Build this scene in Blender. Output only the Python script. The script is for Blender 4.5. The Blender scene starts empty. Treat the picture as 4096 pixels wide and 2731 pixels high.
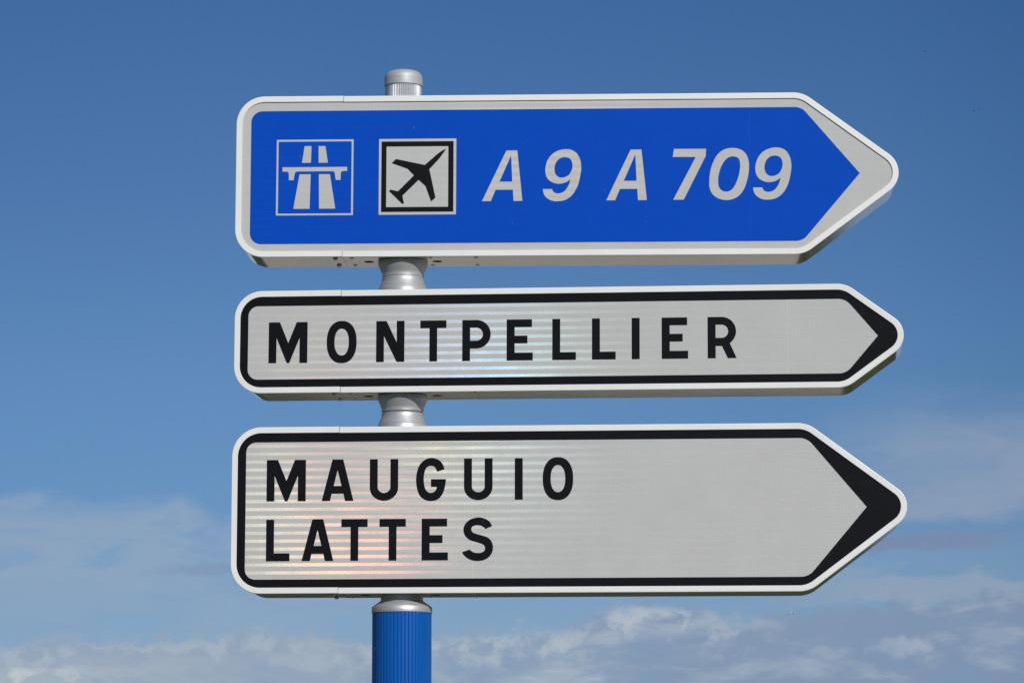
import bpy, bmesh, math
from mathutils import Vector, Matrix
from mathutils.geometry import tessellate_polygon

S = bpy.context.scene
COL = S.collection
R = math.radians

# ------------------------------------------------------------------ camera
EYE = 1.65
PITCH = 0.152997312
ROLL = -0.00188586824
cam_d = bpy.data.cameras.new('camera')
cam_d.sensor_width = 36.0
cam_d.lens = 13451.56 / 4096 * 36.0
cam_d.clip_start = 0.1
cam_d.clip_end = 20000
cam = bpy.data.objects.new('camera', cam_d)
COL.objects.link(cam)
cp, sp = math.cos(PITCH), math.sin(PITCH)
F = Vector((0, cp, sp)); U = Vector((0, -sp, cp)); X = Vector((1, 0, 0))
c_, s_ = math.cos(ROLL), math.sin(ROLL)
CR = c_ * X + s_ * U; CU = -s_ * X + c_ * U
m = Matrix((CR, CU, -F)).transposed().to_4x4()
m.translation = Vector((0, 0, EYE))
cam.matrix_world = m
S.camera = cam
S.render.resolution_x = 1024
S.render.resolution_y = 682
S.view_settings.view_transform = 'Standard'
S.view_settings.look = 'None'
S.view_settings.exposure = 0
S.view_settings.gamma = 1

# ------------------------------------------------------------------ sun
SUN_EL, SUN_AZ = R(28), R(26)          # height, and angle to the right of straight behind the camera
sun_dir = Vector((math.sin(SUN_AZ) * math.cos(SUN_EL), -math.cos(SUN_AZ) * math.cos(SUN_EL), math.sin(SUN_EL)))
sd = bpy.data.lights.new('sun', 'SUN')
sd.energy = 3.5
sd.angle = R(0.53)
sd.color = (1.0, 0.965, 0.91)
so = bpy.data.objects.new('sun', sd)
so.rotation_euler = sun_dir.to_track_quat('Z', 'Y').to_euler()
so.location = (4, -8, 12)
COL.objects.link(so)

# ------------------------------------------------------------------ node helpers
class NT:
    def __init__(self, tree):
        self.t = tree; self.n = tree.nodes; self.l = tree.links
    def new(self, typ, **kw):
        n = self.n.new(typ)
        for k, v in kw.items(): setattr(n, k, v)
        return n
    def put(self, sock, v):
        if v is None: return
        if isinstance(v, bpy.types.NodeSocket): self.l.new(v, sock)
        else:
            if sock.type == 'RGBA' and len(v) == 3: v = (*v, 1)
            sock.default_value = v
    def math(self, op, a, b=None, c=None, clamp=False):
        n = self.new('ShaderNodeMath', operation=op); n.use_clamp = clamp
        for i, v in enumerate((a, b, c)): self.put(n.inputs[i], v)
        return n.outputs[0]
    def vmath(self, op, a, b=None):
        n = self.new('ShaderNodeVectorMath', operation=op)
        self.put(n.inputs[0], a); self.put(n.inputs[1], b)
        return n.outputs[0]
    def xyz(self, x, y, z):
        n = self.new('ShaderNodeCombineXYZ')
        for i, v in enumerate((x, y, z)): self.put(n.inputs[i], v)
        return n.outputs[0]
    def sep(self, v):
        n = self.new('ShaderNodeSeparateXYZ'); self.put(n.inputs[0], v)
        return n.outputs
    def smooth(self, x, a, b, lo=0.0, hi=1.0):
        n = self.new('ShaderNodeMapRange', interpolation_type='SMOOTHSTEP')
        for i, v in enumerate((x, a, b, lo, hi)): self.put(n.inputs[i], v)
        return n.outputs[0]
    def lin(self, x, a, b, lo=0.0, hi=1.0):
        n = self.new('ShaderNodeMapRange')
        for i, v in enumerate((x, a, b, lo, hi)): self.put(n.inputs[i], v)
        return n.outputs[0]
    def mix(self, f, a, b, blend='MIX'):
        n = self.new('ShaderNodeMix', data_type='RGBA', blend_type=blend)
        self.put(n.inputs[0], f); self.put(n.inputs[6], a); self.put(n.inputs[7], b)
        return n.outputs[2]
    def noise(self, vec, scale, detail=4, rough=0.55, dist=0.0):
        n = self.new('ShaderNodeTexNoise')
        self.put(n.inputs['Vector'], vec)
        n.inputs['Scale'].default_value = scale
        n.inputs['Detail'].default_value = detail
        n.inputs['Roughness'].default_value = rough
        n.inputs['Distortion'].default_value = dist
        return n.outputs[0]
    def ramp(self, fac, stops, interp='LINEAR'):
        n = self.new('ShaderNodeValToRGB'); r = n.color_ramp; r.interpolation = interp
        while len(r.elements) < len(stops): r.elements.new(0.5)
        for e, (p, c) in zip(r.elements, stops):
            e.position = p; e.color = (*c, 1) if len(c) == 3 else c
        self.put(n.inputs[0], fac)
        return n.outputs[0]

def lin(*rgb):       # display colour 0-255 to linear
    return tuple((v / 255 / 12.92) if v / 255 <= 0.04045 else ((v / 255 + 0.055) / 1.055) ** 2.4 for v in rgb)

# ------------------------------------------------------------------ sky
world = bpy.data.worlds.new('World'); S.world = world
world.use_nodes = True
W = NT(world.node_tree); W.n.clear()
wout = W.new('ShaderNodeOutputWorld'); bg = W.new('ShaderNodeBackground')
W.l.new(bg.outputs[0], wout.inputs[0])
SKY = 0.10
bg.inputs[1].default_value = SKY
sky = W.new('ShaderNodeTexSky', sky_type='NISHITA')
sky.sun_disc = False
sky.sun_elevation = SUN_EL
sky.sun_rotation = math.pi - SUN_AZ
sky.altitude = 20; sky.air_density = 1.0; sky.dust_density = 0.35; sky.ozone_density = 2.0
tc = W.new('ShaderNodeTexCoord')
dx, dy, dz = W.sep(tc.outputs['Generated'])
A = W.math('MULTIPLY', W.math('ARCTAN2', dx, dy), 57.29578)     # compass angle from +Y, degrees
E_ = W.math('MULTIPLY', W.math('ARCSINE', dz), 57.29578)        # height above the horizon, degrees
# clear air: the sky model, tinted to the deep polarised blue this photograph has low over the horizon
tint = W.ramp(W.lin(E_, 0, 45), [(0.0, (0.33, 0.445, 0.75)), (0.067, (0.32, 0.445, 0.73)), (0.093, (0.33, 0.44, 0.667)), (0.133, (0.272, 0.408, 0.638)),
                                 (0.18, (0.278, 0.414, 0.62)), (0.247, (0.248, 0.386, 0.594)), (0.32, (0.216, 0.364, 0.578)), (0.45, (0.26, 0.40, 0.60)),
                                 (0.8, (0.75, 0.85, 0.95))])
clear = W.mix(1.0, sky.outputs[0], tint, 'MULTIPLY')
clear = W.mix(1.0, clear, W.ramp(W.lin(A, -9, 9), [(0, (0.96, 0.96, 0.965)), (0.25, (1.02, 1.01, 1.005)), (0.6, (1.0, 1.0, 1.0)), (0.85, (0.95, 0.97, 0.975)), (1, (0.83, 0.88, 0.90))]), 'MULTIPLY')
# clouds are placed by direction (degrees); values below are what they radiate, in the strength unit of the background
K = 1.0 / SKY
def rgb(r, g, b): return tuple(v * K for v in lin(r, g, b))
P = W.xyz(W.math('MULTIPLY', A, 0.45), W.math('MULTIPLY', E_, 1.5), 3.7)
n_big = W.noise(P, 0.9, 3, 0.5)
n_mid = W.noise(W.vmath('ADD', P, (11, 4, 2)), 1.6, 6, 0.58, 0.4)
n_soft = W.noise(W.xyz(W.math('MULTIPLY', A, 0.42), W.math('MULTIPLY', E_, 1.3), 5.3), 1.3, 3, 0.5, 0.5)
n_fine = W.noise(W.xyz(W.math('MULTIPLY', A, 1.1), W.math('MULTIPLY', E_, 1.9), 8.1), 1.7, 7, 0.6, 0.25)
n_puff = W.noise(W.xyz(W.math('MULTIPLY', A, 1.0), W.math('MULTIPLY', E_, 1.25), 1.3), 2.3, 6, 0.55, 0.2)
def c0(n): return W.math('SUBTRACT', n, 0.5)
def add(*v):
    r = v[0]
    for q in v[1:]: r = W.math('ADD', r, q)
    return r
def mul(*v):
    r = v[0]
    for q in v[1:]: r = W.math('MULTIPLY', r, q)
    return r
E1 = add(E_, mul(c0(n_mid), 1.1), mul(c0(n_big), 0.9))
E2 = add(E_, mul(c0(n_fine), 0.55))
A1 = add(A, mul(c0(n_mid), 3.5))
# high thin veil on the left, broken into soft patches
veil_top = W.ramp(W.lin(A, -9, 0), [(0, (0.600,) * 3), (0.10, (0.625,) * 3), (0.25, (0.600,) * 3), (0.37, (0.61,) * 3), (0.45, (0.575,) * 3), (0.55, (0.63,) * 3), (1, (0.55,) * 3)])
vt = W.lin(veil_top, 0, 1, 0, 10)
E4 = add(E_, mul(c0(n_mid), 0.7), mul(c0(n_big), 0.3))
veil = mul(W.smooth(W.math('SUBTRACT', vt, E4), -0.12, 0.35), W.smooth(E4, 3.7, 4.9, 0.40, 1.0), W.smooth(n_soft, 0.36, 0.54, 0.42, 1.0), W.smooth(A, -3.0, 1.0, 1.0, 0.30))
col = W.mix(W.math('MULTIPLY', veil, 0.72), clear, rgb(147, 167, 190))
# veil on the right
rv = mul(W.smooth(A1, 4.6, 7.0), W.smooth(E1, 5.25, 5.9), W.smooth(E1, 8.1, 6.6), W.smooth(n_big, 0.25, 0.65, 0.55, 1.0))
col = W.mix(W.math('MULTIPLY', rv, 0.78), col, rgb(147, 162, 184))
# dark purple streak on the right
E3 = add(E_, mul(A, -0.035), mul(c0(n_fine), 0.30))
st = mul(W.smooth(E3, 4.86, 4.98), W.smooth(E3, 5.27, 5.13), W.smooth(A, 4.4, 6.0), W.smooth(A, 8.8, 7.7))
col = W.mix(W.math('MULTIPLY', st, 0.85), col, rgb(121, 139, 171))
st2 = mul(W.smooth(E3, 4.93, 5.02), W.smooth(E3, 5.20, 5.08), W.smooth(A, -6.6, -5.2), W.smooth(A, -2.2, -3.8))
col = W.mix(W.math('MULTIPLY', st2, 0.6), col, rgb(128, 148, 178))
# pale band low on the right
bd = mul(W.smooth(E1, 4.1, 4.3), W.smooth(E1, 4.95, 4.65), W.smooth(A, 3.5, 6.5))
col = W.mix(W.math('MULTIPLY', bd, 0.7), col, rgb(148, 164, 183))
# cumulus deck along the bottom
dt = W.ramp(W.lin(A, -9, 9), [(0, (0.362,) * 3), (0.16, (0.375,) * 3), (0.26, (0.392,) * 3), (0.34, (0.372,) * 3), (0.46, (0.385,) * 3),
                              (0.56, (0.395,) * 3), (0.60, (0.43,) * 3), (0.66, (0.434,) * 3), (0.70, (0.405,) * 3), (0.80, (0.42,) * 3), (0.92, (0.435,) * 3), (1, (0.452,) * 3)])
top = W.lin(dt, 0, 1, 0, 10)
Ed = add(E_, mul(c0(n_puff), 0.85), mul(c0(n_fine), 0.10))
depth = W.math('SUBTRACT', top, Ed)
deck = W.smooth(depth, -0.14, 0.20)
shade = W.ramp(W.lin(A, -9, 9), [(0, rgb(148, 164, 184)), (0.3, rgb(146, 163, 184)), (0.5, rgb(141, 160, 184)), (0.68, rgb(132, 151, 178)), (1, rgb(124, 145, 174))])
light = W.ramp(W.lin(A, -9, 9), [(0, rgb(166, 179, 191)), (0.3, rgb(164, 178, 191)), (0.62, rgb(177, 187, 197)), (0.8, rgb(158, 172, 190)), (1, rgb(142, 160, 183))])
lit = mul(W.smooth(depth, -0.05, 0.12), W.smooth(depth, 0.85, 0.12), W.smooth(n_puff, 0.42, 0.62), W.smooth(A, 5.0, 3.2))
lit = W.math('MAXIMUM', lit, mul(W.smooth(n_soft, 0.44, 0.66), W.smooth(n_mid, 0.38, 0.62), 0.85))
lit = W.math('MAXIMUM', lit, mul(W.smooth(A, -2.5, -7.5), W.smooth(E1, 3.45, 3.0), 0.85))
def puff(a0, e0, ra, re):
    qa = W.math('DIVIDE', W.math('SUBTRACT', A, a0), ra); qe = W.math('DIVIDE', W.math('SUBTRACT', E_, e0), re)
    d = add(mul(qa, qa), mul(qe, qe), mul(c0(n_puff), -3.2), mul(c0(n_fine), -1.2))
    return W.smooth(d, 1.15, 0.0)
for a0, e0, ra, re, k in ((5.35, 3.47, 0.45, 0.16, 0.55), (6.60, 3.56, 0.62, 0.20, 0.8), (8.2, 3.75, 0.5, 0.16, 0.4), (2.15, 4.12, 0.75, 0.20, 1.0), (1.0, 3.72, 0.35, 0.22, 0.7)):
    lit = W.math('MAXIMUM', lit, mul(puff(a0, e0, ra, re), k))
light = W.mix(W.smooth(A, 4.5, 5.5), light, rgb(164, 176, 191))
dcol = W.mix(lit, shade, light)
gap = mul(W.smooth(n_soft, 0.50, 0.36), W.smooth(depth, 0.35, 0.8), 0.55)
dcol = W.mix(gap, dcol, rgb(122, 150, 182))
bright = mul(W.smooth(A, -6.3, -8.4), W.smooth(E4, 3.30, 3.02), W.smooth(n_fine, 0.44, 0.58))
dcol = W.mix(W.math('MULTIPLY', bright, 0.75), dcol, rgb(200, 204, 202))
col = W.mix(mul(deck, 0.92), col, dcol)
W.l.new(col, bg.inputs[0])

# ------------------------------------------------------------------ materials
def material(name):
    mt = bpy.data.materials.new(name); mt.use_nodes = True
    n = NT(mt.node_tree); n.n.clear()
    out = n.new('ShaderNodeOutputMaterial')
    return mt, n, out
def principled(n, out, **kw):
    b = n.new('ShaderNodeBsdfPrincipled')
    for k, v in kw.items(): n.put(b.inputs[k.replace('_', ' ')], v)
    if out: n.l.new(b.outputs[0], out.inputs[0])
    return b
def bump(n, h, strength, dist):
    b = n.new('ShaderNodeBump'); b.inputs['Strength'].default_value = strength; b.inputs['Distance'].default_value = dist
    n.put(b.inputs['Height'], h); return b.outputs[0]
def ocoord(n): return n.new('ShaderNodeTexCoord').outputs['Object']

def lattice(n, co):
    """prismatic sheeting: diamond cells 6.5 mm by 4.65 mm outlined by pale seal lines; 0 = cell, 1 = line"""
    x, y, z = n.sep(co)
    u = n.math('DIVIDE', x, 0.00654); v = n.math('DIVIDE', z, 0.00465)
    def d(w):
        f = n.math('FRACT', w); return n.math('MINIMUM', f, n.math('SUBTRACT', 1.0, f))
    dd = n.math('MINIMUM', d(n.math('ADD', u, v)), d(n.math('SUBTRACT', u, v)))
    return n.smooth(dd, 0.17, 0.06), x, z

def sheeting(name, cell, line, lobes=(), seams=()):
    mt, n, out = material(name)
    co = ocoord(n)
    l, x, z = lattice(n, co)
    tone = n.noise(n.xyz(n.math('MULTIPLY', x, 1.0), 0, n.math('MULTIPLY', z, 1.0)), 9, 4, 0.6)
    cellc = n.mix(n.smooth(tone, 0.3, 0.7), tuple(c * 0.95 for c in cell), tuple(c * 1.04 for c in cell))
    # the sheeting is welded from tiles 42 mm wide and 19 mm tall whose cells differ slightly in tone
    tile = n.new('ShaderNodeTexWhiteNoise', noise_dimensions='2D')
    n.put(tile.inputs['Vector'], n.xyz(n.math('FLOOR', n.math('DIVIDE', x, 0.0425)), n.math('FLOOR', n.math('DIVIDE', z, 0.0189)), 0))
    cellc = n.mix(n.lin(tile.outputs[0], 0, 1, 0.0, 0.05), cellc, line)
    # thin vertical weld seams
    colr = n.mix(l, cellc, line)
    for sx, w_ in seams:
        colr = n.mix(n.math('MULTIPLY', n.smooth(n.math('ABSOLUTE', n.math('SUBTRACT', x, sx)), w_ * 1.6, w_ * 0.6), 0.55), colr, line)
    # the faint weld line between one row of tiles and the next
    rowf = n.math('FRACT', n.math('DIVIDE', z, 0.01873))
    rowl = n.math('MULTIPLY', n.smooth(n.math('ABSOLUTE', n.math('SUBTRACT', rowf, 0.5)), 0.055, 0.02), n.smooth(n.noise(n.xyz(n.math('MULTIPLY', x, 3), 0, n.math('MULTIPLY', z, 9)), 1.0, 3, 0.6), 0.35, 0.65, 0.25, 1.0))
    colr = n.mix(n.math('MULTIPLY', rowl, 0.30 if line[0] > 0.3 else 0.12), colr, line)
    dirt = n.smooth(n.noise(co, 55, 3, 0.6), 0.70, 0.76)
    colr = n.mix(n.math('MULTIPLY', dirt, 0.25), colr, (0.22, 0.21, 0.18))
    b = principled(n, None, Base_Color=colr, Roughness=0.5, Specular_IOR_Level=0.045)
    shader = b.outputs[0]
    # prism-row glints: facets aimed at chosen spots for this camera, rainbow hues painted in
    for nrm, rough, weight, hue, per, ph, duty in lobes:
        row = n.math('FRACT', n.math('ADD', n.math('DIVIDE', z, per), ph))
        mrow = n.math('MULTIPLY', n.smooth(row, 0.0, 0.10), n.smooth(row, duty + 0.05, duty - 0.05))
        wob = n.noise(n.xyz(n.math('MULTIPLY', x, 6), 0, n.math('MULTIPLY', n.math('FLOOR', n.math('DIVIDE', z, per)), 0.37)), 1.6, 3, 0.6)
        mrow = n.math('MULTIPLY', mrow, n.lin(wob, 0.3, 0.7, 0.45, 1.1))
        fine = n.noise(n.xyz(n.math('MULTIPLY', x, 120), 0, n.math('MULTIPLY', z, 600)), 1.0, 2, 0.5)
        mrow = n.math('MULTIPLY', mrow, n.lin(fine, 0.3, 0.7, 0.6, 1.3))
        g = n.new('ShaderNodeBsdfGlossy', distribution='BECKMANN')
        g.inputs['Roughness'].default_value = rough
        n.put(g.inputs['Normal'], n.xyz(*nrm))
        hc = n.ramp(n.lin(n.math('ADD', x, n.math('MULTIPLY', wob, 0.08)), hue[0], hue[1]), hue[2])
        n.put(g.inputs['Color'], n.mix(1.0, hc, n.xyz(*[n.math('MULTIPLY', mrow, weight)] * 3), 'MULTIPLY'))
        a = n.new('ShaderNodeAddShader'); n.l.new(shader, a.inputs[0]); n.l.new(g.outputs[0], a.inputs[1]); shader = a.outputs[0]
    n.l.new(shader, out.inputs[0])
    return mt

def aimed_facet(P):     # facet direction that mirrors the sun to a viewer standing at the camera from point P
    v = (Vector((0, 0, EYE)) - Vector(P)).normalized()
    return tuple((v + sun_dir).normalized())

def mat_white_paint():
    mt, n, out = material('white_enamel')
    co = ocoord(n)
    x, y, z = n.sep(co)
    t = n.noise(co, 6, 5, 0.6)
    c = n.mix(n.smooth(t, 0.35, 0.7), (0.77, 0.775, 0.745), (0.735, 0.735, 0.70))
    # tiny lichen and dirt specks
    sp = n.math('MULTIPLY', n.smooth(n.noise(n.xyz(n.math('MULTIPLY', x, 130), n.math('MULTIPLY', y, 130), n.math('MULTIPLY', z, 260)), 1.0, 3, 0.65), 0.70, 0.745), n.smooth(n.noise(co, 4, 2, 0.5), 0.45, 0.6))
    c = n.mix(n.math('MULTIPLY', sp, 0.7), c, (0.30, 0.24, 0.16))
    principled(n, out, Base_Color=c, Roughness=0.42, Specular_IOR_Level=0.4, Normal=bump(n, n.noise(co, 90, 2, 0.5), 0.08, 0.0005))
    return mt

def mat_side():
    mt, n, out = material('glossy_side_paint')
    co = ocoord(n); x, y, z = n.sep(co)
    t = n.noise(co, 5, 4, 0.6)
    c = n.mix(n.smooth(t, 0.35, 0.7), (0.74, 0.72, 0.69), (0.66, 0.64, 0.61))
    mid = n.smooth(n.math('ABSOLUTE', y), 0.0013, 0.0004)
    c = n.mix(n.math('MULTIPLY', mid, 0.25), c, (0.75, 0.74, 0.70))
    brown_spot = n.math('MULTIPLY', n.smooth(n.math('ABSOLUTE', n.math('ADD', x, 0.062)), 0.012, 0.0), n.smooth(n.math('ABSOLUTE', y), 0.02, 0.0))
    c = n.mix(n.math('MULTIPLY', brown_spot, 0.6), c, (0.38, 0.22, 0.10))  # small brown spot on the underside, beside the mast
    principled(n, out, Base_Color=c, Metallic=0.95, Roughness=0.075, Normal=bump(n, n.noise(co, 12, 3, 0.5), 0.05, 0.0015))
    return mt

def mat_simple(name, c, rough=0.5, metal=0.0, spec=0.5, nz=0.0):
    mt, n, out = material(name)
    co = ocoord(n)
    t = n.noise(co, 14, 4, 0.6)
    cc = n.mix(n.smooth(t, 0.3, 0.7), tuple(v * (1 - nz) for v in c), tuple(v * (1 + nz) for v in c))
    principled(n, out, Base_Color=cc, Roughness=rough, Metallic=metal, Specular_IOR_Level=spec)
    return mt

def mat_black_vinyl():
    mt, n, out = material('black_vinyl')
    co = ocoord(n); x, y, z = n.sep(co)
    # hair-thin pale scratches and cobweb threads
    w = n.noise(n.xyz(n.math('MULTIPLY', x, 22), 0, n.math('MULTIPLY', z, 30)), 1.0, 3, 0.6, 0.8)
    sc = n.math('MULTIPLY', n.smooth(n.math('ABSOLUTE', n.math('SUBTRACT', w, 0.5)), 0.0035, 0.001), n.smooth(n.noise(co, 7, 2, 0.5), 0.55, 0.66))
    c = n.mix(n.math('MULTIPLY', sc, 0.10), (0.0062, 0.0064, 0.0082), (0.30, 0.28, 0.2))
    principled(n, out, Base_Color=c, Roughness=0.45, Specular_IOR_Level=0.09)
    return mt

def mat_alu(name, base, rough, pit=1.0, metal=0.55):
    mt, n, out = material(name)
    co = ocoord(n); x, y, z = n.sep(co)
    turn = n.noise(n.xyz(n.math('MULTIPLY', x, 6), n.math('MULTIPLY', y, 6), n.math('MULTIPLY', z, 500)), 1.0, 5, 0.65)
    blot = n.noise(co, 26, 5, 0.62)
    c = n.mix(n.smooth(turn, 0.3, 0.7), tuple(v * 0.80 for v in base), tuple(min(1, v * 1.10) for v in base))
    c = n.mix(n.math('MULTIPLY', n.smooth(blot, 0.45, 0.72), 0.35), c, tuple(v * 0.66 for v in base))
    ang = n.math('ARCTAN2', y, x)
    pz = n.noise(n.xyz(n.math('MULTIPLY', n.math('SINE', ang), 18), n.math('MULTIPLY', n.math('COSINE', ang), 18), n.math('MULTIPLY', z, 560)), 1.0, 3, 0.6)
    pits = n.math('MULTIPLY', n.smooth(pz, 0.66, 0.72), n.smooth(n.noise(co, 12, 2, 0.5), 0.42, 0.6))
    c = n.mix(n.math('MULTIPLY', pits, 0.75 * pit), c, (0.07, 0.07, 0.075))
    principled(n, out, Base_Color=c, Metallic=metal, Specular_IOR_Level=0.35, Roughness=n.lin(blot, 0.3, 0.7, rough * 0.9, rough * 1.2), Normal=bump(n, turn, 0.10, 0.0006))
    return mt

def mat_blue_pole():
    mt, n, out = material('blue_lacquer')
    co = ocoord(n); x, y, z = n.sep(co)
    t = n.noise(n.xyz(n.math('MULTIPLY', x, 20), n.math('MULTIPLY', y, 20), n.math('MULTIPLY', z, 3)), 1.0, 4, 0.6)
    c = n.mix(n.smooth(t, 0.3, 0.7), (0.003, 0.088, 0.37), (0.005, 0.102, 0.41))
    chip = n.smooth(n.noise(n.xyz(n.math('MULTIPLY', x, 160), n.math('MULTIPLY', y, 160), n.math('MULTIPLY', z, 60)), 1.0, 2, 0.5), 0.775, 0.80)
    c = n.mix(n.math('MULTIPLY', chip, 0.8), c, (0.45, 0.45, 0.45))
    principled(n, out, Base_Color=c, Roughness=0.42, Specular_IOR_Level=0.14)
    return mt

M_ENAMEL = mat_white_paint(); M_SIDE = mat_side(); M_BLACK = mat_black_vinyl()
M_ALU = mat_alu('turned_aluminium', (0.52, 0.525, 0.525), 0.47, 1.0, 0.50)
M_CAP = mat_alu('cast_aluminium', (0.50, 0.51, 0.51), 0.58, 0.4, 0.35)
M_FLUTE = mat_alu('extruded_aluminium', (0.50, 0.51, 0.52), 0.36, 0.2, 0.55)
M_BLUEPOLE = mat_blue_pole()
M_SCREW = mat_simple('zinc_screw', (0.55, 0.53, 0.50), 0.35, 0.8, 0.5, 0.1)
M_HOLLOW = mat_simple('box_inside', (0.035, 0.03, 0.027), 0.8, 0.0, 0.1, 0.2)
M_HOLE_WALL = mat_simple('shaded_hole_wall', (0.07, 0.065, 0.06), 0.6, 0.2, 0.3, 0.1)  # shade inside the drain holes, put in as dark colour
M_BACK = mat_simple('grey_back_plate', (0.42, 0.43, 0.44), 0.5, 0.3, 0.4, 0.05)

# ------------------------------------------------------------------ mesh helpers
def link(name, bm, mats, parent=None, smooth=None):
    me = bpy.data.meshes.new(name)
    bmesh.ops.recalc_face_normals(bm, faces=bm.faces) if smooth != 'keep' else None
    bm.to_mesh(me); bm.free()
    if not isinstance(mats, (list, tuple)): mats = [mats]
    for mt in mats: me.materials.append(mt)
    if isinstance(smooth, (int, float)):
        me.polygons.foreach_set('use_smooth', [True] * len(me.polygons))
        me.set_sharp_from_angle(angle=R(smooth))
    o = bpy.data.objects.new(name, me); COL.objects.link(o)
    if parent: o.parent = parent
    return o

def tag(o, label=None, cat=None, group=None, kind=None):
    for k, v in (('label', label), ('category', cat), ('group', group), ('kind', kind)):
        if v: o[k] = v
    return o

def empty(name, loc):
    o = bpy.data.objects.new(name, None); COL.objects.link(o)
    o.empty_display_size = 0.1
    o.matrix_world = loc if isinstance(loc, Matrix) else Matrix.Translation(loc)
    return o

def lathe(bm, prof, seg=128):
    rings = []
    for r, z in prof:
        rings.append([bm.verts.new((r * math.cos(2 * math.pi * k / seg), r * math.sin(2 * math.pi * k / seg), z)) for k in range(seg)])
    for a, b in zip(rings, rings[1:]):
        for k in range(seg): bm.faces.new((a[k], a[(k + 1) % seg], b[(k + 1) % seg], b[k]))
    return rings

def fillet(poly, seg=14):
    """poly: (x, z, radius) sharp corners -> rounded outline; same point count for any radius, so offsets pair up"""
    out = []; n = len(poly)
    for i in range(n):
        p0 = Vector(poly[i - 1][:2]); p = Vector(poly[i][:2]); p1 = Vector(poly[(i + 1) % n][:2]); r = poly[i][2]
        a = (p0 - p).normalized(); b = (p1 - p).normalized()
        if r <= 1e-9: out += [p.copy()] * 1; continue
        half = a.angle(b) / 2
        t = r / math.tan(half); c = p + (a + b).normalized() * (r / math.sin(half))
        s = p + a * t - c; e = p + b * t - c
        ang = math.atan2(s.x * e.y - s.y * e.x, s.dot(e))
        for k in range(seg + 1):
            th = ang * k / seg
            out.append(c + Vector((s.x * math.cos(th) - s.y * math.sin(th), s.x * math.sin(th) + s.y * math.cos(th))))
    return out

def offset_poly(poly, o):
    """move every edge of a counter-clockwise polygon outwards by o, radii with it"""
    n = len(poly); res = []
    for i in range(n):
        p0 = Vector(poly[i - 1][:2]); p = Vector(poly[i][:2]); p1 = Vector(poly[(i + 1) % n][:2])
        d0 = (p - p0).normalized(); d1 = (p1 - p).normalized()
        n0 = Vector((d0.y, -d0.x)); n1 = Vector((d1.y, -d1.x))
        q = p + (n0 + n1) * (o / (1 + n0.dot(n1)))
        res.append((q.x, q.y, max(0.001, poly[i][2] + o)))
    return res

def plate(bm, loops, y, th):
    """flat plate in the sign plane (x, z) with holes: front at y, thickness th going back"""
    loops = [[Vector((p[0], p[1], 0)) for p in lp] for lp in loops]
    tris = tessellate_polygon(loops)
    flat = [p for lp in loops for p in lp]
    fr = [bm.verts.new((p.x, y, p.y)) for p in flat]
    bk = [bm.verts.new((p.x, y + th, p.y)) for p in flat]
    for t in tris:
        try: bm.faces.new([fr[i] for i in t]); bm.faces.new([bk[i] for i in reversed(t)])
        except ValueError: pass
    k = 0
    for lp in loops:
        m_ = len(lp)
        for i in range(m_):
            a, b = k + i, k + (i + 1) % m_
            bm.faces.new((fr[a], fr[b], bk[b], bk[a]))
        k += m_
mm = 0.001
def P2(pts): return [(a * mm, b * mm) for a, b in pts]

def crom(pts, sub=8):
    """closed outline through pts; a point given as (x, z, 1) is a sharp corner"""
    n = len(pts); out = []
    for i in range(n):
        p1, p2 = pts[i], pts[(i + 1) % n]; p0, p3 = pts[i - 1], pts[(i + 2) % n]
        if len(p1) > 2 or len(p2) > 2:
            if len(p1) > 2 and len(p2) > 2: out.append(Vector(p1[:2])); continue
        a, b = Vector(p1[:2]), Vector(p2[:2])
        t1 = (b - Vector(p0[:2])) / 2 if len(p1) < 3 else None
        t2 = (Vector(p3[:2]) - a) / 2 if len(p2) < 3 else None
        if t1 is not None and t1.length > 0: t1 = t1.normalized() * (b - a).length
        if t2 is not None and t2.length > 0: t2 = t2.normalized() * (b - a).length
        if t1 is None: t1 = (b - a) * 1.5 - t2 * 0.5
        if t2 is None: t2 = (b - a) * 1.5 - t1 * 0.5
        for k in range(sub):
            t = k / sub
            out.append(a * (2 * t ** 3 - 3 * t * t + 1) + t1 * (t ** 3 - 2 * t * t + t) + b * (-2 * t ** 3 + 3 * t * t) + t2 * (t ** 3 - t * t))
    return [(p.x, p.y) for p in out]

def arc(cx, cz, rx, rz, a0, a1, n=16):
    return [(cx + rx * math.cos(R(a0 + (a1 - a0) * k / n)), cz + rz * math.sin(R(a0 + (a1 - a0) * k / n))) for k in range(n + 1)]
def sup(cx, cz, rx, rz, e=2.3, n=56):
    o = []
    for k in range(n):
        t = 2 * math.pi * k / n; c, s = math.cos(t), math.sin(t)
        o.append((cx + rx * math.copysign(abs(c) ** (2 / e), c), cz + rz * math.copysign(abs(s) ** (2 / e), s)))
    return o

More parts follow.
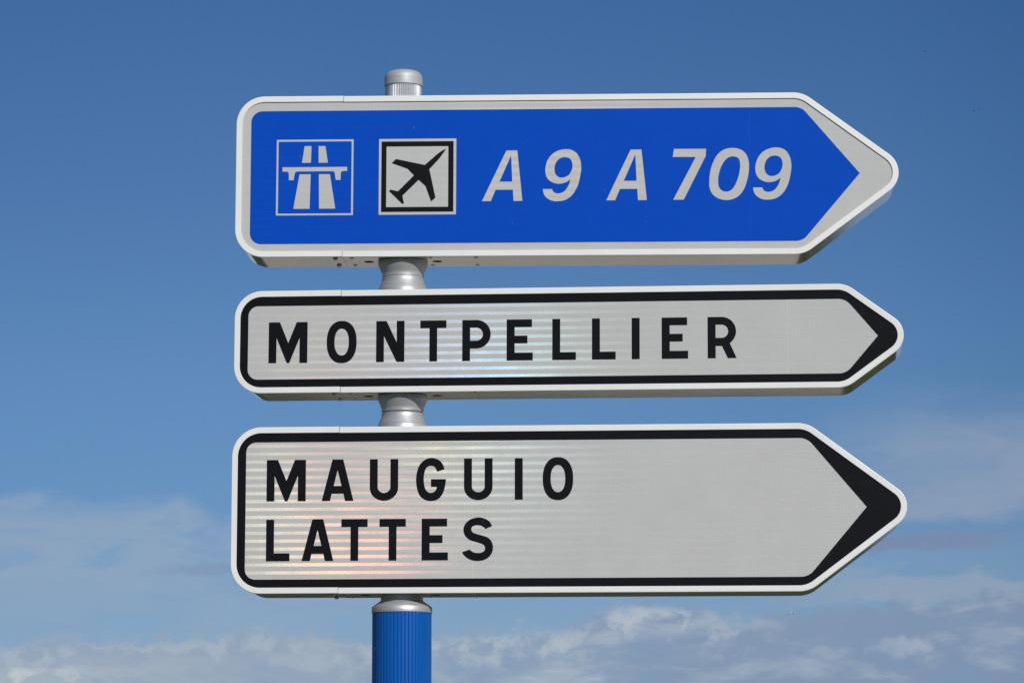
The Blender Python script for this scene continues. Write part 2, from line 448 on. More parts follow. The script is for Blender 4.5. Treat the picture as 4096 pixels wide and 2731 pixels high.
# ------------------------------------------------------------------ lettering, millimetres from the letter's left foot (cap height 98.1, stroke 18.6)
def g_M(): return [[(0, 0), (18.7, 0), (18.9, 60.6), (43.9, 0), (50.1, 0), (74.4, 60.4), (74.4, 0), (93.2, 0), (93.2, 98.1), (66.9, 98.1), (47.1, 48), (26.6, 98.1), (0, 98.1)]]
def g_O(): return [sup(35.8, 49.05, 35.8, 50.7, 2.28), sup(35.8, 49.05, 17.2, 32.1, 2.2)]
def g_N(): return [[(0, 0), (18.6, 0), (18.6, 62), (49, 0), (67.5, 0), (67.5, 98.1), (48.9, 98.1), (49.3, 46.4), (24.6, 98.1), (0, 98.1)]]
def g_T(): return [[(22, 0), (40.4, 0), (40.4, 79.6), (62.2, 79.6), (62.2, 98.1), (0, 98.1), (0, 79.6), (22, 79.6)]]
def g_P(): return [[(0, 0), (18.7, 0), (18.7, 29.8)] + arc(33.5, 63.95, 34.15, 34.15, -90, 90, 28) + [(0, 98.1)],
                   [(18.7, 48.3)] + arc(33.5, 63.95, 15.6, 15.65, -90, 90, 20) + [(18.7, 79.6)]]
def g_E(): return [[(0, 0), (62, 0), (62, 18.7), (18.9, 18.7), (18.9, 40.8), (49.3, 40.8), (49.3, 59.3), (18.9, 59.3), (18.9, 79.5), (60, 79.5), (60, 98.1), (0, 98.1)]]
def g_L(): return [[(0, 0), (55.9, 0), (55.9, 18.6), (18.7, 18.6), (18.7, 98.1), (0, 98.1)]]
def g_I(): return [[(0, 0), (18.7, 0), (18.7, 98.1), (0, 98.1)]]
def g_R(): return [[(0, 0), (18.8, 0), (18.8, 29.1), (33.6, 29.1), (47.2, 0), (67.8, 0), (52.3, 34.9)] + arc(32.6, 63.95, 34.15, 34.15, -54, 90, 24) + [(0, 98.1)],
                   [(18.8, 48.3)] + arc(32.8, 63.95, 15.6, 15.65, -90, 90, 20) + [(18.8, 79.6)]]
def g_A(): return [[(0, 0), (19.8, 0), (23.6, 17), (51.7, 17), (55.4, 0), (75.4, 0), (50.7, 98.3), (25, 98.3)], [(28.4, 35.5), (46.9, 35.6), (37.4, 73)]]
def g_U(): return [[(0, 98.2), (0, 31)] + arc(33.6, 31, 33.6, 31.3, 180, 360, 28) + [(67.3, 98.2), (48.8, 98.2), (48.8, 32.5)] + arc(33.7, 32.5, 15.1, 14.2, 0, -180, 20) + [(18.6, 98.2)]]
def zoomed(pts, x0, y0, k):      # outlines drawn at scale k per mm
    return [((p[0] - x0) / k, (y0 - p[1]) / k, *p[2:]) for p in pts]
def g_G():
    pts = [(955,495,1),(910,370),(840,265),(740,195),(640,162),(560,152),(470,165),(370,205),(270,285),(190,390),(140,530),(112,680),(103,800),(115,960),(150,1130),(210,1270),(310,1370),(430,1428),(560,1443),(700,1420),(810,1350),(900,1230),(960,1060),(990,900),(1000,790,1),(550,790,1),(550,1022,1),(728,1022,1),(700,1110),(650,1165),(600,1190),(550,1200),(480,1185),(420,1140),(375,1060),(345,930),(333,790),(345,650),(375,520),(420,445),(480,402),(550,390),(620,402),(680,450),(710,510),(738,565,1)]
    return [crom(zoomed(pts, 103, 1422, 12.66))]
def g_S():
    pts = [(1030,395,1),(950,260),(830,180),(720,145),(610,135),(480,155),(360,200),(260,280),(195,380),(172,490),(185,600),(230,690),(300,765),(390,820),(560,870),(730,930),(800,985),(820,1050),(800,1120),(740,1172),(660,1193),(590,1195),(490,1180),(400,1130),(360,1090,1),(132,1165,1),(180,1250),(270,1335),(380,1395),(500,1428),(615,1433),(750,1415),(880,1360),(980,1265),(1040,1150),(1055,1030),(1040,920),(985,815),(910,745),(830,705),(630,645),(480,597),(430,555),(405,495),(420,430),(470,390),(530,372),(600,367),(680,378),(750,410),(800,445),(825,483,1)]
    return [crom(zoomed(pts, 132, 1408, 12.7))]
GL = dict(M=g_M, O=g_O, N=g_N, T=g_T, P=g_P, E=g_E, L=g_L, I=g_I, R=g_R, A=g_A, U=g_U, G=g_G, S=g_S)

# slanted white lettering of the blue sign (cap height 122.6)
def i_A(): return [[(0, 0), (21.0, 0), (32.5, 27.3), (73.6, 27.2), (75.3, 0), (96.3, 0), (84, 122.6), (58.1, 122.6)], [(41.5, 46.8), (72.1, 46.8), (69.4, 110.8)]]
def i_7(): return [[(0, 0), (24.9, 0), (77.7, 105.3), (79.0, 122.9), (2.5, 123.2), (-.6, 103.6), (54.2, 103.4)]]
def i_9():
    o = [(143,1155,1),(155,1240),(200,1340),(290,1420),(400,1465),(510,1475),(640,1462),(760,1420),(880,1330),(970,1210),(1050,1040),(1095,860),(1125,680),(1128,560),(1110,420),(1060,290),(980,190),(870,130),(740,112),(600,130),(470,180),(350,275),(265,400),(220,530),(205,660),(222,790),(280,900),(370,970),(460,1005),(560,1018),(680,1000),(780,955),(848,898,1),(820,1020),(770,1120),(700,1210),(610,1260),(530,1272),(450,1255),(400,1205),(380,1155,1)]
    h = [(690,325),(600,345),(520,405),(465,495),(440,610),(448,710),(490,795),(560,850),(640,860),(740,835),(830,765),(885,660),(905,560),(895,460),(850,375),(780,335)]
    return [crom(zoomed(o, 143, 1460, 10.8)), crom(zoomed(h, 143, 1460, 10.8))]
def i_0():
    o = [(0,41.0),(2.5,67.2),(9.2,89.5),(20,108.8),(36.0,121),(55.8,124.6),(74.5,121.0),(87.6,110),(93.8,92.8),(94.4,74.4),(91.6,53.4),(83.2,27.2),(72.6,11.5),(58.8,2.2),(41.8,-1.3),(22.5,2.2),(8,12.8),(1.2,27.0)]
    h = [(21.1,43.4),(22.3,59.2),(28.3,78.8),(37.6,94.5),(49.1,103.1),(60.7,103.9),(70.6,98.2),(73.6,83.8),(72.5,69.3),(68.0,50.9),(60.1,32.8),(51.0,22.2),(39.6,18.9),(29.2,22.2),(22.4,31.6)]
    return [crom(o), crom(h)]

# ------------------------------------------------------------------ a direction sign
PX, PY = -0.2613117, 7.95      # the mast's axis
def sign_matrix(yaw, tilt):
    ex0 = Vector((math.cos(yaw), -math.sin(yaw), 0)); ez0 = Vector((0, 0, 1)); en = Vector((math.sin(yaw), math.cos(yaw), 0))
    c, s = math.cos(tilt), math.sin(tilt)
    mt = Matrix((c * ex0 + s * ez0, en, -s * ex0 + c * ez0)).transposed().to_4x4()
    mt.translation = Vector((PX, PY, EYE))
    return mt
D2 = 0.0754                    # half the depth of the boxes
LIP = 0.0143
SEAM = -0.1445
HOLES = ((-0.087, 0.0), (0.0775, 0.0))

def frame_loop(outline, prof, keep, name, parent, shift=(0, 0)):
    """sweep the frame profile [(outward offset, y, material index)] along the outline, keeping the run where keep(edge) is true"""
    rings = [fillet(offset_poly(outline, o)) for o, y, mi in prof]
    n = len(rings[0]); bm = bmesh.new()
    # split every edge at the seam
    pts = []
    for i in range(n):
        cols = [r_[i] for r_ in rings]; nxt = [r_[(i + 1) % n] for r_ in rings]
        pts.append(cols)
        a, b = cols[0], nxt[0]
        if (a.x - SEAM) * (b.x - SEAM) < 0 and abs(a.x - b.x) > 0.05:
            for sx in sorted((SEAM - 0.0005, SEAM + 0.0005), reverse=(a.x > b.x)):
                pts.append([p + (q - p) * ((sx - p.x) / (q.x - p.x)) for p, q in zip(cols, nxt)])
    N = len(pts)
    V = [[bm.verts.new((p.x + shift[0], prof[j][1], p.y + shift[1])) for j, p in enumerate(c)] for c in pts]
    for i in range(N):
        xm = (pts[i][0].x + pts[(i + 1) % N][0].x) / 2
        if not keep(xm, pts[i][0], pts[(i + 1) % N][0]): continue
        for j in range(len(prof) - 1):
            # the long bottom run of the side strip is laid separately, with its holes
            f = bm.faces.new((V[i][j], V[(i + 1) % N][j], V[(i + 1) % N][j + 1], V[i][j + 1]))
            f.material_index = prof[j + 1][2]
            if prof[j + 1][2] == 2: f.material_index = 1
    for v in [v for v in bm.verts if not v.link_faces]: bm.verts.remove(v)
    return bm

def build_sign(label, M, outline, zb, content):
    root = empty('direction_sign', M)
    tag(root, label, 'road sign', 'direction signs on the mast')
    # front lip, rolled edge, groove, then the side wall going back
    prof = [(-LIP, -D2 + 0.0030, 0), (-LIP, -D2 + 0.0004, 0), (-LIP + 0.0006, -D2, 0), (-0.0018, -D2, 0), (-0.0006, -D2 + 0.0005, 0), (0.0, -D2 + 0.0018, 0),
            (0.0, -D2 + 0.0045, 0), (-0.0014, -D2 + 0.0050, 1), (-0.0014, D2 - 0.003, 1), (-0.004, D2, 1), (-LIP, D2, 1)]
    zflat = outline[0][1]
    x0, x1 = outline[0][0] + outline[0][2], outline[1][0] - 0.05
    def is_left(xm, a, b): return xm < SEAM - 0.00049
    def is_right(xm, a, b): return xm > SEAM + 0.00049
    fr = frame_loop(outline, prof, is_right, 'frame', root)
    # cut the drain holes in the underside of the long frame piece
    bottom = [f for f in fr.faces if f.material_index == 1 and f.calc_area() > 0.05 and f.calc_center_median().z < zflat + 0.02]
    for f in bottom:
        zs = f.verts[0].co.z; xs = [v.co.x for v in f.verts]; ys = [v.co.y for v in f.verts]
        rect = [Vector((min(xs), min(ys), 0)), Vector((max(xs), min(ys), 0)), Vector((max(xs), max(ys), 0)), Vector((min(xs), max(ys), 0))]
        loops = [rect] + [[Vector((hx + 0.0123 * math.cos(k * math.pi / 14), hy + 0.0123 * math.sin(k * math.pi / 14) * (1.05 if k % 5 else 0.98), 0)) for k in range(28)] for hx, hy in HOLES]
        tr = tessellate_polygon(loops); flat = [p for l_ in loops for p in l_]
        vs = [fr.verts.new((p.x, p.y, zs)) for p in flat]
        fr.faces.remove(f)
        for t in tr:
            nf = fr.faces.new([vs[i] for i in t]); nf.material_index = 1
        k = 4
        for l_ in loops[1:]:
            low = vs[k:k + 28]; up = [fr.verts.new((v.co.x, v.co.y, v.co.z + 0.0025)) for v in low]
            for i in range(28):
                nf = fr.faces.new((low[i], low[(i + 1) % 28], up[(i + 1) % 28], up[i])); nf.material_index = 2
            k += 28
    frame = link('frame', fr, [M_ENAMEL, M_SIDE, M_HOLE_WALL], root, 12)
    endp = link('frame_end', frame_loop(outline, prof, is_left, 'frame_end', root, (0, 0.0007)), [M_ENAMEL, M_SIDE], root, 12)
    # dark hollow inside and the plate that closes the back
    inner = fillet(offset_poly(outline, -0.008))
    bm = bmesh.new(); plate(bm, [[(p.x, p.y) for p in fillet(offset_poly(outline, -0.010))]], D2 - 0.002, 0.0015)
    link('back_plate', bm, M_BACK, root)
    bm = bmesh.new(); plate(bm, [[(p.x, p.y) for p in fillet(offset_poly(outline, -LIP + 0.004))]], -D2 + 0.0031, 0.003)
    face = link('face_panel', bm, content['sheet'], root)
    # screws in the underside
    zu = zb + 0.0014 - 0.0001
    for sx, sy, r, h in ((-0.163, -0.050, 0.0058, 0.0040), (-0.163, 0.047, 0.0060, 0.0044), (-0.1237, -0.052, 0.0047, 0.0016), (-0.1235, 0.0445, 0.0047, 0.0024),
                         (0.0645, -0.052, 0.0047, 0.0014), (0.0635, 0.049, 0.0047, 0.0020), (0.1735, -0.052, 0.0047, 0.0014), (0.1715, 0.0505, 0.0047, 0.0020)):
        bm = bmesh.new()
        rg = lathe(bm, [(r * 1.12, 0.0), (r * 1.12, -0.0006), (r, -0.0006), (r * 0.92, -h * 0.6), (r * 0.62, -h * 0.95), (r * 0.42, -h), (r * 0.36, -h + 0.0012), (0.00001, -h + 0.0012)], 20)
        o = link('screw', bm, M_SCREW, endp if sx < SEAM else frame, 50)
        o.location = (sx, sy, zu)
    for nm, loops, y, mt in content['marks']:
        for group in ([[lp] for lp in loops] if nm == 'letter' else [loops]):      # every letter is a part of its own
            bm = bmesh.new()
            for lp in group: plate(bm, lp, y, 0.00035)
            link(nm, bm, mt, face)
    return root, frame, face

Y1, Y2, Y3 = [-D2 + 0.0031 - k for k in (0.0004, 0.0008, 0.0012)]
def word(text, xs, base):
    return [[[(a * mm + x * mm, b * mm + base * mm) for a, b in lp] for lp in GL[ch]()] for ch, x in zip(text, xs)]
def shift(loops, x, z): return [[((a + x) * mm, (b + z) * mm) for a, b in lp] for lp in loops]
def vl(v): return [(p.x, p.y) for p in v]

WHITE_CELL, WHITE_LINE = (0.400, 0.402, 0.388), (0.595, 0.592, 0.568)
BLUE_CELL, BLUE_LINE = (0.0001, 0.038, 0.375), (0.004, 0.100, 0.56)

# ------------------------------------------------------------------ sign 1: blue motorway board
Mtx = sign_matrix(0.04410365, -0.00360777)
out1 = [(-0.4022, 1.4187, 0.068), (0.9524, 1.4187, 0.070), (1.2157, 1.6146, 0.056), (0.9524, 1.8105, 0.070), (-0.4022, 1.8105, 0.068)]
blue_poly = [(-.3664, 1.4514, .027), (.9495, 1.4514, .034), (1.0861, 1.6136, 0), (.9495, 1.7752, .034), (-.3664, 1.7752, .027)]
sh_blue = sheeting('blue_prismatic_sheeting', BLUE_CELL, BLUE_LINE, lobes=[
    (aimed_facet(Mtx @ Vector((-.30, -D2, 1.52))), 0.13, 0.00013, (-.5, .2, [(0, (.7, .8, 1)), (1, (.5, .9, 1))]), .0187, .2, .04)], seams=((.826, .0005),))
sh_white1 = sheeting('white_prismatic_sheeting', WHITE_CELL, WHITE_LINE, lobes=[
    (aimed_facet(Mtx @ Vector((.35, -D2, 1.83))), 0.13, 0.00012, (-.5, 1.2, [(0, (.8, .9, 1)), (.5, (1, .95, .7)), (1, (1, .85, .65))]), .0187, .3, .5)], seams=((.826, .0005),))
mw = [[[(-304.6,1520.5),(-120,1520.4),(-119.9,1704.7),(-304.4,1704.7)], [(-300.0,1524.9),(-300.0,1700.0),(-124.5,1700.0),(-124.6,1524.8)]],
      [[(-243.4,1648.2),(-221.9,1648.2),(-220.9,1688.9),(-237.4,1688.9)]], [[(-203.5,1648.2),(-181.3,1648.2),(-187.4,1688.8),(-203.8,1688.8)]],
      [[(-262.9,1536.4),(-224.0,1536.4),(-222.1,1620.2),(-248.8,1620.2)]], [[(-201.3,1536.4),(-162.5,1536.4),(-176.1,1620.2),(-202.6,1620.2)]],
      [[(-290,1637.6),(-290,1627.2),(-279.5,1627.2),(-276,1625.6),(-274.7,1622.5),(-274.6,1606.2),(-262.9,1606.2),(-260.6,1622.5),(-258.3,1625.9),(-254.5,1627.3),
        (-169.3,1627.4),(-165.8,1625.9),(-164.2,1622.7),(-161.9,1606.2),(-150.3,1606.2),(-150.1,1622.7),(-148.5,1626.0),(-145.4,1627.6),(-134.8,1627.8),(-134.8,1637.7)]]]
plane = [(102,1680.4),(98.5,1674.0),(92.3,1665.3),(86.5,1657.2),(79.7,1649.3),(62.2,1630.7),(77.1,1561.4),(66.6,1552.0),(53.1,1589.4),(36.6,1604.7),(-1.9,1566.7),(1.6,1548.8),(-1.1,1545.6),(-34.3,1578.2),(-30.3,1581.5),
         (-12.6,1577.4),(25.4,1615.9),(9.7,1632.0),(-28.1,1645.8),(-17.9,1655.9),(51.3,1641.0),(67.6,1655.5),(76.5,1663.4),(84.9,1670.2),(93.5,1676.0)]
air_white = [[(-58.7,1520.6),(126.2,1520.6),(126.4,1704.9),(-58.7,1704.9)]]
air_black = [[(-52.8,1527.3),(119.8,1527.3),(119.9,1698.6),(-52.6,1698.6)], [(-40.7,1539.1),(107.4,1539.1),(107.5,1686.4),(-40.6,1686.4)]]
digits = [shift(i_A(), 188.2, 1552.1), shift(i_9(), 333.4, 1552.0), shift(i_A(), 484.4, 1552.0), shift(i_7(), 643.4, 1552.2), shift(i_0(), 729.2, 1552.0), shift(i_9(), 833.0, 1552.3)]
build_sign('wide blue motorway board reading A9 A709, topmost of the three signs on the mast', Mtx, out1, 1.4187, dict(sheet=sh_white1, marks=[
    ('blue_field', [[vl(fillet(blue_poly, 8))]], Y1, sh_blue),
    ('motorway_symbol', [[P2(l) for l in lp] for lp in mw], Y2, sh_white1),
    ('airport_panel', [[P2(l) for l in air_white]], Y2, sh_white1),
    ('airport_panel_border', [[P2(l) for l in air_black]], Y3, M_BLACK),
    ('aeroplane_symbol', [[P2(plane)]], Y3, M_BLACK),
    ('letter', digits[:2], Y2, sh_white1),
    ('letter', digits[2:], Y2, sh_white1)]))

# ------------------------------------------------------------------ sign 2: narrow white board
Mtx = sign_matrix(0.09948486, -0.0053754)
out2 = [(-0.4016, 1.0935, 0.066), (1.0490, 1.0935, 0.066), (1.2175, 1.2167, 0.050), (1.0490, 1.3398, 0.066), (-0.4016, 1.3398, 0.066)]
in2 = [(-.3682, 1.1277, .024), (1.0482, 1.1277, .038), (1.1229, 1.2159, 0), (1.0482, 1.3040, .038), (-.3682, 1.3040, .024)]
BLUES = [(0, (.45, .65, 1)), (.3, (.42, .55, 1)), (.6, (.30, .66, 1)), (1, (.45, 1, .8))]
WARM = [(0, (1, .30, .22)), (.2, (1, .80, .38)), (.42, (1, .52, .26)), (.75, (1, .36, .20)), (1, (1, .34, .30))]
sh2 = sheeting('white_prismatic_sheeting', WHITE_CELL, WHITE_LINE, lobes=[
    (aimed_facet(Mtx @ Vector((.19, -D2, 1.085))), 0.118, 0.00050, (-.05, .50, BLUES), .0187, .785, .45),
    (aimed_facet(Mtx @ Vector((-.16, -D2, 1.09))), 0.100, 0.00007, (-.4, .1, WARM), .0187, .785, .40),
    (aimed_facet(Mtx @ Vector((1.06, -D2, 1.16))), 0.13, 0.00018, (.5, 1.2, [(0, (1, .9, .6)), (1, (1, .7, .5))]), .0187, .85, .04)], seams=((.912, .0006), (.768, .0003)))
build_sign('narrow white board with black border reading MONTPELLIER, between the other two signs', Mtx, out2, 1.0935, dict(sheet=sh2, marks=[
    ('border', [[vl(fillet(offset_poly(out2, -LIP + 0.004))), vl(fillet(in2, 10))]], Y1, M_BLACK),
    ('letter', word('MONTPELLIER', (-318.5, -178.9, -60.4, 44.9, 145.1, 250.7, 358.9, 452.8, 546.6, 617.2, 725.1), 1166.6), Y1, M_BLACK)]))

# ------------------------------------------------------------------ sign 3: two-line white board
Mtx = sign_matrix(0.07429873, -0.00283679)
out3 = [(-0.4004, 0.6184, 0.070), (0.9569, 0.6184, 0.070), (1.2200, 0.8159, 0.051), (0.9569, 1.0126, 0.070), (-0.4004, 1.0126, 0.070)]
in3 = [(-.3663, .6530, .024), (.9560, .6530, .038), (1.0926, .8148, 0), (.9560, .9774, .038), (-.3663, .9774, .024)]
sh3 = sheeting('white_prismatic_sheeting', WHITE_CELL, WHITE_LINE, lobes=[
    (aimed_facet(Mtx @ Vector((-.12, -D2, .64))), 0.108, 0.00040, (-.37, .10, WARM), .01873, .555, .45),
    (aimed_facet(Mtx @ Vector((-.26, -D2, .86))), 0.120, 0.00022, (-.38, .00, [(0, (.85, .95, .55)), (.3, (1, .85, .55)), (.6, (1, .38, .28)), (1, (1, .25, .25))]), .01873, .555, .45),
    (aimed_facet(Mtx @ Vector((.17, -D2, .99))), 0.116, 0.00026, (-.02, .42, [(0, (1, .85, .5)), (.35, (1, .98, .5)), (.6, (.65, 1, .75)), (1, (.5, .85, 1))]), .01873, .965, .45),
    (aimed_facet(Mtx @ Vector((1.02, -D2, .92))), 0.14, 0.00035, (.5, 1.1, [(0, (1, .9, .5)), (1, (.95, 1, .6))]), .0187, .9, .05)], seams=((.1725, .0007), (-.329, .0005)))
build_sign('white board with black border reading MAUGUIO LATTES, lowest of the three signs', Mtx, out3, 0.6184, dict(sheet=sh3, marks=[
    ('border', [[vl(fillet(offset_poly(out3, -LIP + 0.004))), vl(fillet(in3, 10))]], Y1, M_BLACK),
    ('letter', word('MAUGUIO', (-316.8, -185.6, -71.7, 37.8, 151.2, 270.9, 336.7), 837.1), Y1, M_BLACK),
    ('letter', word('LATTES', (-316.5, -232.0, -138.3, -48.0, 51.7, 147.1), 695.8), Y1, M_BLACK)]))

# ------------------------------------------------------------------ the mast
mast = empty('sign_mast', (PX, PY, 0))
tag(mast, 'tall round post, ribbed blue below and bare aluminium between and above the signs', 'post')
def ribbed(rad, n, depth, z0, z1, kind):
    bm = bmesh.new(); prof = []
    for k in range(n):
        a0 = 2 * math.pi * k / n; st = 2 * math.pi / n
        if kind == 'groove':
            g = 0.0019 / rad
            for a, r in ((0.0, rad - depth), (g * .5, rad - 0.0002), (g * .9, rad), (st * .3, rad + 0.00012), (st * .5, rad + 0.00016), (st * .7, rad + 0.00012), (st - g * .9, rad), (st - g * .5, rad - 0.0002)):
                prof.append((a0 + a, r))
        else:
            for j in range(10):
                t = j / 10; prof.append((a0 + st * t, rad - depth * (1 - math.sin(math.pi * t) ** 1.2)))
    lo = [bm.verts.new((r * math.cos(a), r * math.sin(a), z0)) for a, r in prof]
    hi = [bm.verts.new((r * math.cos(a), r * math.sin(a), z1)) for a, r in prof]
    for i in range(len(prof)):
        j = (i + 1) % len(prof); bm.faces.new((lo[i], lo[j], hi[j], hi[i]))
    bm.faces.new(hi); bm.faces.new(list(reversed(lo)))
    return bm
H = EYE
bm = ribbed(0.0700, 48, 0.0018, 0.0, H + 0.5785, 'groove'); link('blue_pole', bm, M_BLUEPOLE, mast)
bm = ribbed(0.0443, 60, 0.0017, H + 0.56, H + 1.853, 'flute'); link('fluted_pole', bm, M_FLUTE, mast, 25)
bm = bmesh.new()
zc = H + 1.8495
lathe(bm, [(0.0445, zc + 0.001), (0.0462, zc), (0.0464, zc + 0.004), (0.0463, zc + 0.0155), (0.0459, zc + 0.0205), (0.0449, zc + 0.0245), (0.0430, zc + 0.0285), (0.0400, zc + 0.0322), (0.0355, zc + 0.0352), (0.0290, zc + 0.0374), (0.0190, zc + 0.0388), (0.0001, zc + 0.0395)])
link('post_cap', bm, M_CAP, mast, 60)
def collar(z_sign, up):
    """cast collar gripping a sign: 10 mm rim against the sign, cone, then a straight neck"""
    d = 1 if up else -1; bm = bmesh.new()
    pr = [(0.040, 0.0), (0.0585, 0.0), (0.0592, 0.0008), (0.0590, 0.0098), (0.0584, 0.0108), (0.0504, 0.0300), (0.0499, 0.0312), (0.0499, 0.0384), (0.0494, 0.0391), (0.0488, 0.0394), (0.040, 0.0394)]
    lathe(bm, [(r, z_sign + d * z) for r, z in pr])
    return link('collar', bm, M_ALU, mast, 35)
collar(H + 1.4196, False); collar(H + 1.3405, True); collar(H + 1.0944, False); collar(H + 1.0128, True)
bm = bmesh.new()
lathe(bm, [(0.040, H + 0.6196), (0.0500, H + 0.6196), (0.0500, H + 0.6080), (0.0505, H + 0.6062), (0.0700, H + 0.5922), (0.0712, H + 0.5906), (0.0717, H + 0.5785), (0.0714, H + 0.5773), (0.0690, H + 0.5773), (0.0690, H + 0.58)])
link('base_collar', bm, M_ALU, mast, 35)
bm = bmesh.new()
lathe(bm, [(0.0001, 0.012), (0.0718, 0.012), (0.0718, 0.030), (0.13, 0.024), (0.14, 0.020), (0.14, 0.0)], 48)
link('base_flange', bm, M_ALU, mast, 35)

# ------------------------------------------------------------------ ground: never in the frame, but it lights the undersides and shows in their gloss
def ground_mat():
    mt, n, out = material('verge_and_field')
    co = ocoord(n); x, y, z = n.sep(co)
    g1 = n.noise(co, 0.35, 6, 0.6); g2 = n.noise(co, 9, 6, 0.65); g3 = n.noise(co, 0.02, 4, 0.5)
    grass = n.mix(n.smooth(g1, 0.3, 0.7), (0.05, 0.055, 0.02), (0.09, 0.085, 0.035))
    grass = n.mix(n.smooth(g2, 0.35, 0.7, 0, 0.6), grass, (0.04, 0.055, 0.015))
    field = n.mix(n.smooth(g3, 0.4, 0.6), (0.045, 0.052, 0.018), (0.085, 0.078, 0.032))
    field = n.mix(n.smooth(y, 46, 75), field, (0.10, 0.105, 0.05))
    c = n.mix(n.smooth(y, 33, 38), grass, field)
    principled(n, out, Base_Color=c, Roughness=0.9, Specular_IOR_Level=0.1, Normal=bump(n, g2, 0.6, 0.05))
    return mt
def bounce_patch_mat(name, c0_, c1_):
    mt, n, out = material(name)
    co = ocoord(n)
    c = n.mix(n.smooth(n.noise(co, 1.2, 6, 0.65), 0.3, 0.7), c0_, c1_)
    c = n.mix(n.smooth(n.noise(co, 160, 2, 0.5), 0.45, 0.6, 0, 0.35), c, tuple(v * 1.5 for v in c1_))
    principled(n, out, Base_Color=c, Roughness=0.85, Specular_IOR_Level=0.2, Normal=bump(n, n.noise(co, 90, 3, 0.5), 0.4, 0.01))
    return mt
def sheet(name, pts, z, mt):
    bm = bmesh.new(); f = bm.faces.new([bm.verts.new((x, y, z)) for x, y in pts])
    if f.normal.z < 0: f.normal_flip()
    o = link(name, bm, mt, None, 'keep'); o['kind'] = 'structure'; return o
sheet('ground', [(-6000, -6000), (6000, -6000), (6000, 6000), (-6000, 6000)], 0.0, ground_mat())
sheet('gravel_bounce_patch', [(-5.5, 9.2), (60, 11.2), (60, 30.5), (-8.5, 27.0)], 0.008, bounce_patch_mat('bounce_gravel', (0.43, 0.375, 0.285), (0.53, 0.465, 0.36)))  # added unseen patch, laid where the upper undersides mirror, to brighten them

# an unseen low line of trees, added below the frame; it darkens what the slanted box sides mirror
def unseen_trees():
    from mathutils import noise as mn
    bm = bmesh.new(); nx, ny = 520, 14; rows = []
    for j in range(ny + 1):
        row = []
        for i in range(nx + 1):
            x = -230 + 460 * i / nx; t = j / ny; y = 74 + 12 * t
            prof = math.sin(math.pi * min(1, max(0, t))) ** 0.45
            h = (3.3 + 0.75 * mn.noise((x * 0.09, 3, 1)) + 0.45 * mn.noise((x * 0.35, y * 0.3, 5))) * prof + 0.35 * mn.noise((x * 1.3, y * 1.1, 2)) * prof
            row.append(bm.verts.new((x, y + 0.8 * mn.noise((x * 0.5, j * 0.7, 9)), max(0.0, min(4.25, h)))))
        rows.append(row)
    for a, b in zip(rows, rows[1:]):
        for i in range(nx): bm.faces.new((a[i], a[i + 1], b[i + 1], b[i]))
    mt, n, out = material('leaf_mass')
    co = ocoord(n)
    c = n.mix(n.smooth(n.noise(co, 1.1, 6, 0.65), 0.35, 0.65), (0.022, 0.033, 0.010), (0.085, 0.095, 0.035))
    principled(n, out, Base_Color=c, Roughness=0.8, Specular_IOR_Level=0.15, Normal=bump(n, n.noise(co, 3, 6, 0.7), 0.8, 0.3))
    o = link('unseen_trees', bm, mt, None, 'keep'); tag(o, 'low dark green belt of trees, added out of view to darken reflections', 'trees', kind='stuff')
unseen_trees()

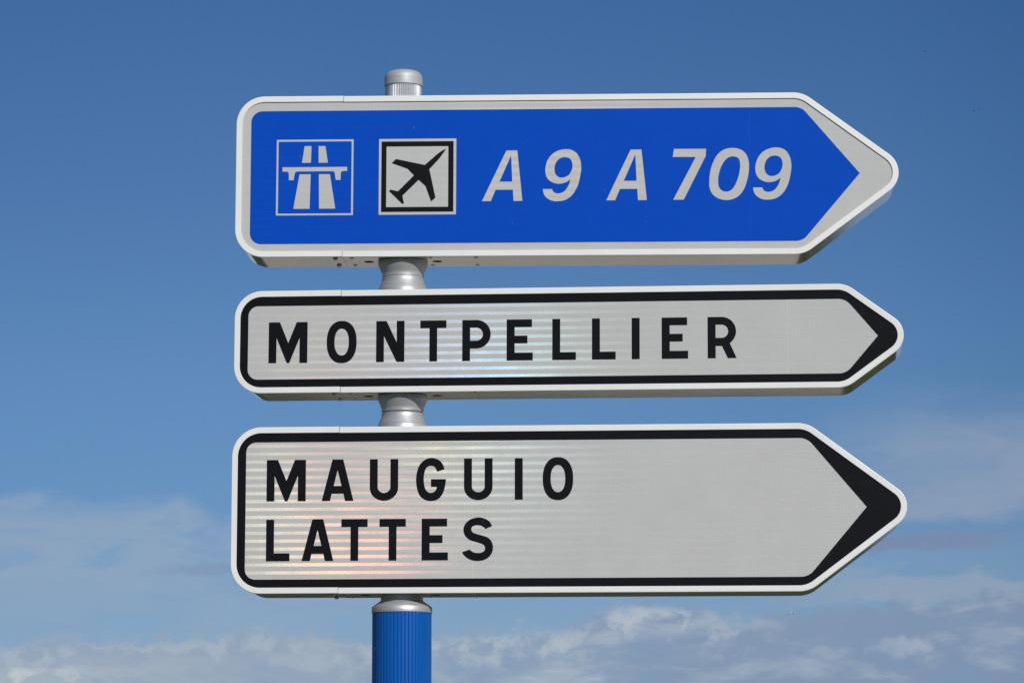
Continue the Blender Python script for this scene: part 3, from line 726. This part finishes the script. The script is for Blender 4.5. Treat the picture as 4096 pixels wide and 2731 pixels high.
# ------------------------------------------------------------------ birds far off
def bird(loc, span, yaw, bank, label, flap, body=(0.02, 0.022, 0.03), group='birds far off in the sky'):
    bm = bmesh.new()
    # spindle body with head and tail, wings growing out of its sides, all one mesh
    prof = [(-0.30, 0.006), (-0.24, 0.030), (-0.14, 0.028), (-0.02, 0.048), (0.10, 0.052), (0.19, 0.040), (0.23, 0.034), (0.27, 0.036), (0.31, 0.020), (0.35, 0.003)]
    seg = 8; rings = []
    for x, r in prof:
        r *= 1.5
        rings.append([bm.verts.new((x, r * math.cos(2 * math.pi * k / seg) * (1.5 if x < -0.2 else 1), r * math.sin(2 * math.pi * k / seg) * (0.4 if x < -0.2 else 1))) for k in range(seg)])
    for a, b in zip(rings, rings[1:]):
        for k in range(seg): bm.faces.new((a[k], a[(k + 1) % seg], b[(k + 1) % seg], b[k]))
    bm.faces.new(rings[0]); bm.faces.new(rings[-1])
    for sgn in (-1, 1):
        st = [(0.03, 0.15, -0.04, 0.0), (0.22, 0.17, -0.01, 0.6 * flap), (0.55, 0.06, -0.10, 1.0 * flap), (0.98, -0.14, -0.19, 0.75 * flap)]
        sec = []
        for yy, fx, bx, zz in st:
            z_ = 0.02 + zz * 0.22
            sec.append([bm.verts.new(p) for p in ((fx, sgn * yy, z_), ((fx + bx) / 2, sgn * yy, z_ + 0.012), (bx, sgn * yy, z_), ((fx + bx) / 2, sgn * yy, z_ - 0.008))])
        for a, b in zip(sec, sec[1:]):
            for k in range(4): bm.faces.new((a[k], a[(k + 1) % 4], b[(k + 1) % 4], b[k]))
        bm.faces.new(sec[0]); bm.faces.new(sec[-1])
    bmesh.ops.scale(bm, vec=(span / 2,) * 3, verts=bm.verts)
    o = link('bird', bm, mat_simple('feathers', body, 0.7, 0, 0.3, 0.2), None, 60)
    o.location = loc; o.rotation_euler = (bank, 0, yaw)
    tag(o, label, 'bird', group)
    return o
def along(a_deg, e_deg, dist):
    a, e = R(a_deg), R(e_deg)
    return (dist * math.sin(a) * math.cos(e), dist * math.cos(a) * math.cos(e), EYE + dist * math.sin(e))
bird(along(7.186, 13.567, 230), 0.42, 0.35, 0.15, 'lone tiny black bird high at the upper right of the sky', 0.9)
bird(along(8.006, 12.552, 230), 0.40, -0.25, -0.1, 'left one of the two tiny black birds flying together in the right sky', -0.3)
bird(along(8.083, 12.571, 230), 0.42, -0.2, 0.1, 'right one of the two tiny black birds flying together in the right sky', 0.5)
bird(along(-7.741, 6.710, 420), 0.55, 0.5, 0.3, 'faint grey dot of a bird in clear sky left of the lowest sign', 0.5, (0.10, 0.12, 0.16))
bird(along(1.884, 3.770, 420), 0.60, 0.6, 0.2, 'faint grey dot of a bird against the cloud right of the blue pole', 0.3, (0.14, 0.16, 0.19))
bird(along(4.755, 4.137, 260), 1.30, 0.35, 0.1, 'pale gull gliding before the cloud below the arrow tip of the lowest sign', 0.35, (0.62, 0.63, 0.62))
